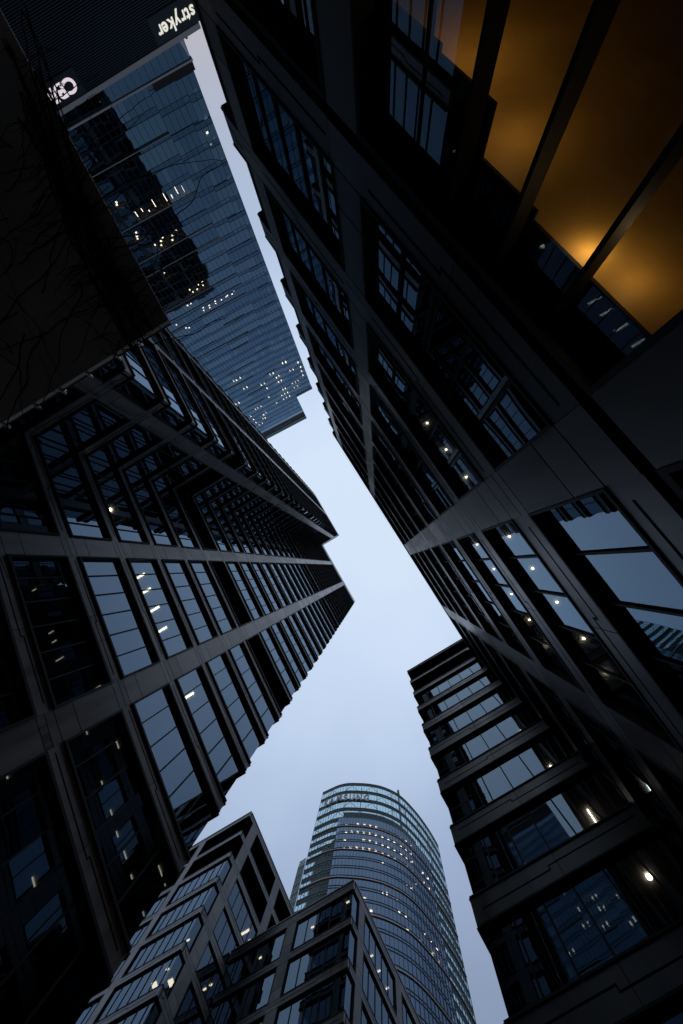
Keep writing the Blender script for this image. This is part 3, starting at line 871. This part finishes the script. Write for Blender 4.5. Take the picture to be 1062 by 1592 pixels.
# ------------------------------------------------------------------ signs (real lettering)
def text_mesh(txt, size, extrude, offset=0.0):
    cu = bpy.data.curves.new("t", 'FONT'); cu.body = txt; cu.size = size; cu.extrude = extrude; cu.offset = offset
    ob = bpy.data.objects.new("t", cu); scene.collection.objects.link(ob)
    dg = bpy.context.evaluated_depsgraph_get()
    me = bpy.data.meshes.new_from_object(ob.evaluated_get(dg))
    scene.collection.objects.unlink(ob); bpy.data.objects.remove(ob)
    return me
def sign(name, label, txt, xs, place, width, height, mat, extrude=.08, offset=.0, group=None, gaps=None):
    """place(s,z)->world matrix for each letter; s measured along the line"""
    root = thing(name, label, 'sign', group)
    mes = [text_mesh(c, 1.0, extrude, offset) for c in txt]
    ws = []
    for me in mes:
        x = [v.co.x for v in me.vertices]; y = [v.co.y for v in me.vertices]
        ws.append((min(x), max(x), min(y), max(y)))
    gap = gaps if gaps is not None else .12
    tot = sum(w[1] - w[0] for w in ws) + gap * (len(txt) - 1)
    sx = width / tot
    cur = 0
    for c, me, w in zip(txt, mes, ws):
        cx = cur + (w[1] - w[0]) / 2
        for v in me.vertices:
            v.co.x = (v.co.x - (w[0] + w[1]) / 2) * sx
            v.co.y = v.co.y * height
        me.name = 'letter'
        me.materials.clear(); me.materials.append(mat)
        o = bpy.data.objects.new('letter', me); scene.collection.objects.link(o)
        o.parent = root
        o.matrix_world = place(cx * sx)
        cur += (w[1] - w[0]) + gap
    return root
def place_pod(y0, z):
    def f(s):
        mt = Matrix(((0, 0, 1, PX - .0), (1, 0, 0, y0 + s), (0, 1, 0, z), (0, 0, 0, 1)))
        return mt
    return f
sign('illuminated_sign', 'glowing white lowercase sign reading stryker along the top edge of the ribbed block', 'stryker', None, place_pod(-23.5, 33.15), 7.7, 1.95, M['letter'], .06, .02, gaps=.05)
sign('illuminated_sign', 'glowing white capital sign reading CBRE on the ribbed block, half hidden by bare vines', 'CBRE', None, place_pod(1.75, 32.75), 7.6, 2.25, M['letter_c'], .06, .03, gaps=.06)
def place_round(s):
    s0 = 3.4 + s
    (x, y), (tx, ty) = curve_at(s0)
    nx, ny = ty, -tx
    if nx * x + ny * y > 0: nx, ny = -nx, -ny
    # reading direction: viewer outside, facing the wall -> right is clockwise tangent
    rx, ry = (tx, ty)
    if (rx * ny - ry * nx) > 0: pass
    X = Vector((tx, ty, 0)); Y = Vector((0, 0, 1)); Z = X.cross(Y)
    if Z.x * nx + Z.y * ny < 0:
        X = -X; Z = -Z
    return Matrix(((X.x, Y.x, Z.x, x + nx * 1.0), (X.y, Y.y, Z.y, y + ny * 1.0), (X.z, Y.z, Z.z, 167.0), (0, 0, 0, 1)))
sign('crown_sign', 'unlit grey capital sign reading SAMSUNG on the crown of the round tower', 'SAMSUNG', None, place_round, 22.5, 5.2, M['letter_grey'], .12, .035, gaps=.22)

# ================================================================== terrace slab with vines
G = thing('terrace_canopy', 'broad dark concrete terrace slab seen from below with vine stems trailing over its underside', 'canopy')
hz = 4.3
mb = MB()
xs = [-5.62, -8.2, -11.0, -14.0, -18.0, -22.0]
ys = [.95, 3.4, 6.2]
for i in range(len(xs) - 1):
    for j in range(len(ys) - 1):
        mb.box(xs[i + 1] + .008, xs[i] - .008, ys[j] + .008, ys[j + 1] - .008, hz, hz + .06, M['concrete'])
mb.build('soffit_panels', G)
mb = MB(); mb.box(-22.0, -5.63, .96, 6.2, hz + .061, hz + .10, M['frame']); mb.build('slab', G)
mb = MB(); mb.box(-21.0, -20.4, 1.4, 2.0, -1.6, hz, M['concrete']); mb.build('column', G)
bp = MB()
for y in (1.62, 2.10, 2.72, 3.30, 3.84, 4.52, 5.15):
    b_ = MB()
    b_.box(-5.63, -5.57, y - .015, y + .015, hz + .01, hz + .12, M['steel'])
    b_.tube([(-5.57, y, hz + .05), (-5.545, y, hz + .05)], .012, .012, M['steel'], 8)
    b_.tube([(-5.57, y, hz + .095), (-5.545, y, hz + .095)], .012, .012, M['steel'], 8)
    b_.build('glass_clamp', G)

V = thing('bare_vine', 'leafless climbing vine trailing across the dark terrace slab and over its corner', 'vine')
def wander(p, d, n, step, jit, zc=4.22, r0=.012, r1=.004):
    pts = [Vector(p)]; dv = Vector(d).normalized()
    for k in range(n):
        dv = (dv + Vector((random.gauss(0, jit), random.gauss(0, jit), random.gauss(0, jit * .5)))).normalized()
        q = pts[-1] + dv * step
        q.z += (zc - q.z) * .25 + random.gauss(0, .012)
        q.z = min(q.z, hz - .02)
        pts.append(q)
    return pts
st = MB(); tw = MB()
uvp = lambda u, v, h=4.2: (u * h, v * h, h)
trunks = [((-3.9, .10), (-1.34, .33)), ((-3.7, .30), (-1.28, .44)), ((-3.2, .33), (-1.33, .40)), ((-3.3, .22), (-1.45, .34)), ((-3.0, .38), (-1.27, .38))]
for (a, b2) in trunks:
    for rep in range(4):
        n = 26
        A0 = Vector(uvp(*a)); B0 = Vector(uvp(*b2))
        mid = Vector(uvp(-1.95, .36 + random.uniform(-.07, .09)))
        ph = random.uniform(0, 6); pts = []
        for k in range(n + 1):
            t = k / n
            q = A0 * (1 - t) ** 2 + mid * 2 * t * (1 - t) + B0 * t * t
            q += Vector((math.sin(ph + t * 9) * .10, math.cos(ph * 1.7 + t * 7) * .13, 0)) + Vector((random.gauss(0, .02), random.gauss(0, .02), random.gauss(0, .015)))
            q.z = min(q.z, hz - .03)
            pts.append(q)
        st.tube(pts, random.uniform(.014, .032), random.uniform(.008, .016), M['twig'], 5)
        for k in range(3, n, 3):
            if random.random() < .75:
                base = pts[k]; d = Vector((random.uniform(-.7, .4), random.choice((-1, 1)) * random.uniform(.3, 1), random.uniform(-.15, .1)))
                tw.tube(wander(base, d, random.randint(5, 14), .10, .28), .009, .004, M['twig'], 4)
for k in range(34):
    p = (random.uniform(-12, -6.2), random.uniform(1.5, 4.5), 4.2)
    a = random.uniform(0, 6.28)
    tw.tube(wander(p, (math.cos(a), math.sin(a), 0), random.randint(14, 34), .14, .16), .012, .004, M['twig'], 4)
for k in range(40):   # tangle hanging over the slab corner edge
    p = Vector((-5.60, random.uniform(1.35, 2.15), random.uniform(4.15, 4.3)))
    d = Vector((random.uniform(.1, .9), random.uniform(-.6, .8), random.uniform(-.7, .3)))
    pts = [p]
    dv = d.normalized()
    for j in range(random.randint(5, 10)):
        dv = (dv + Vector((random.gauss(0, .5) - .12, random.gauss(0, .5), random.gauss(0, .4)))).normalized()
        pts.append(pts[-1] + dv * .035)
    tw.tube(pts, .005, .002, M['twig'], 4)
st.build('stem', V); tw.build('twig', V, kind='stuff')
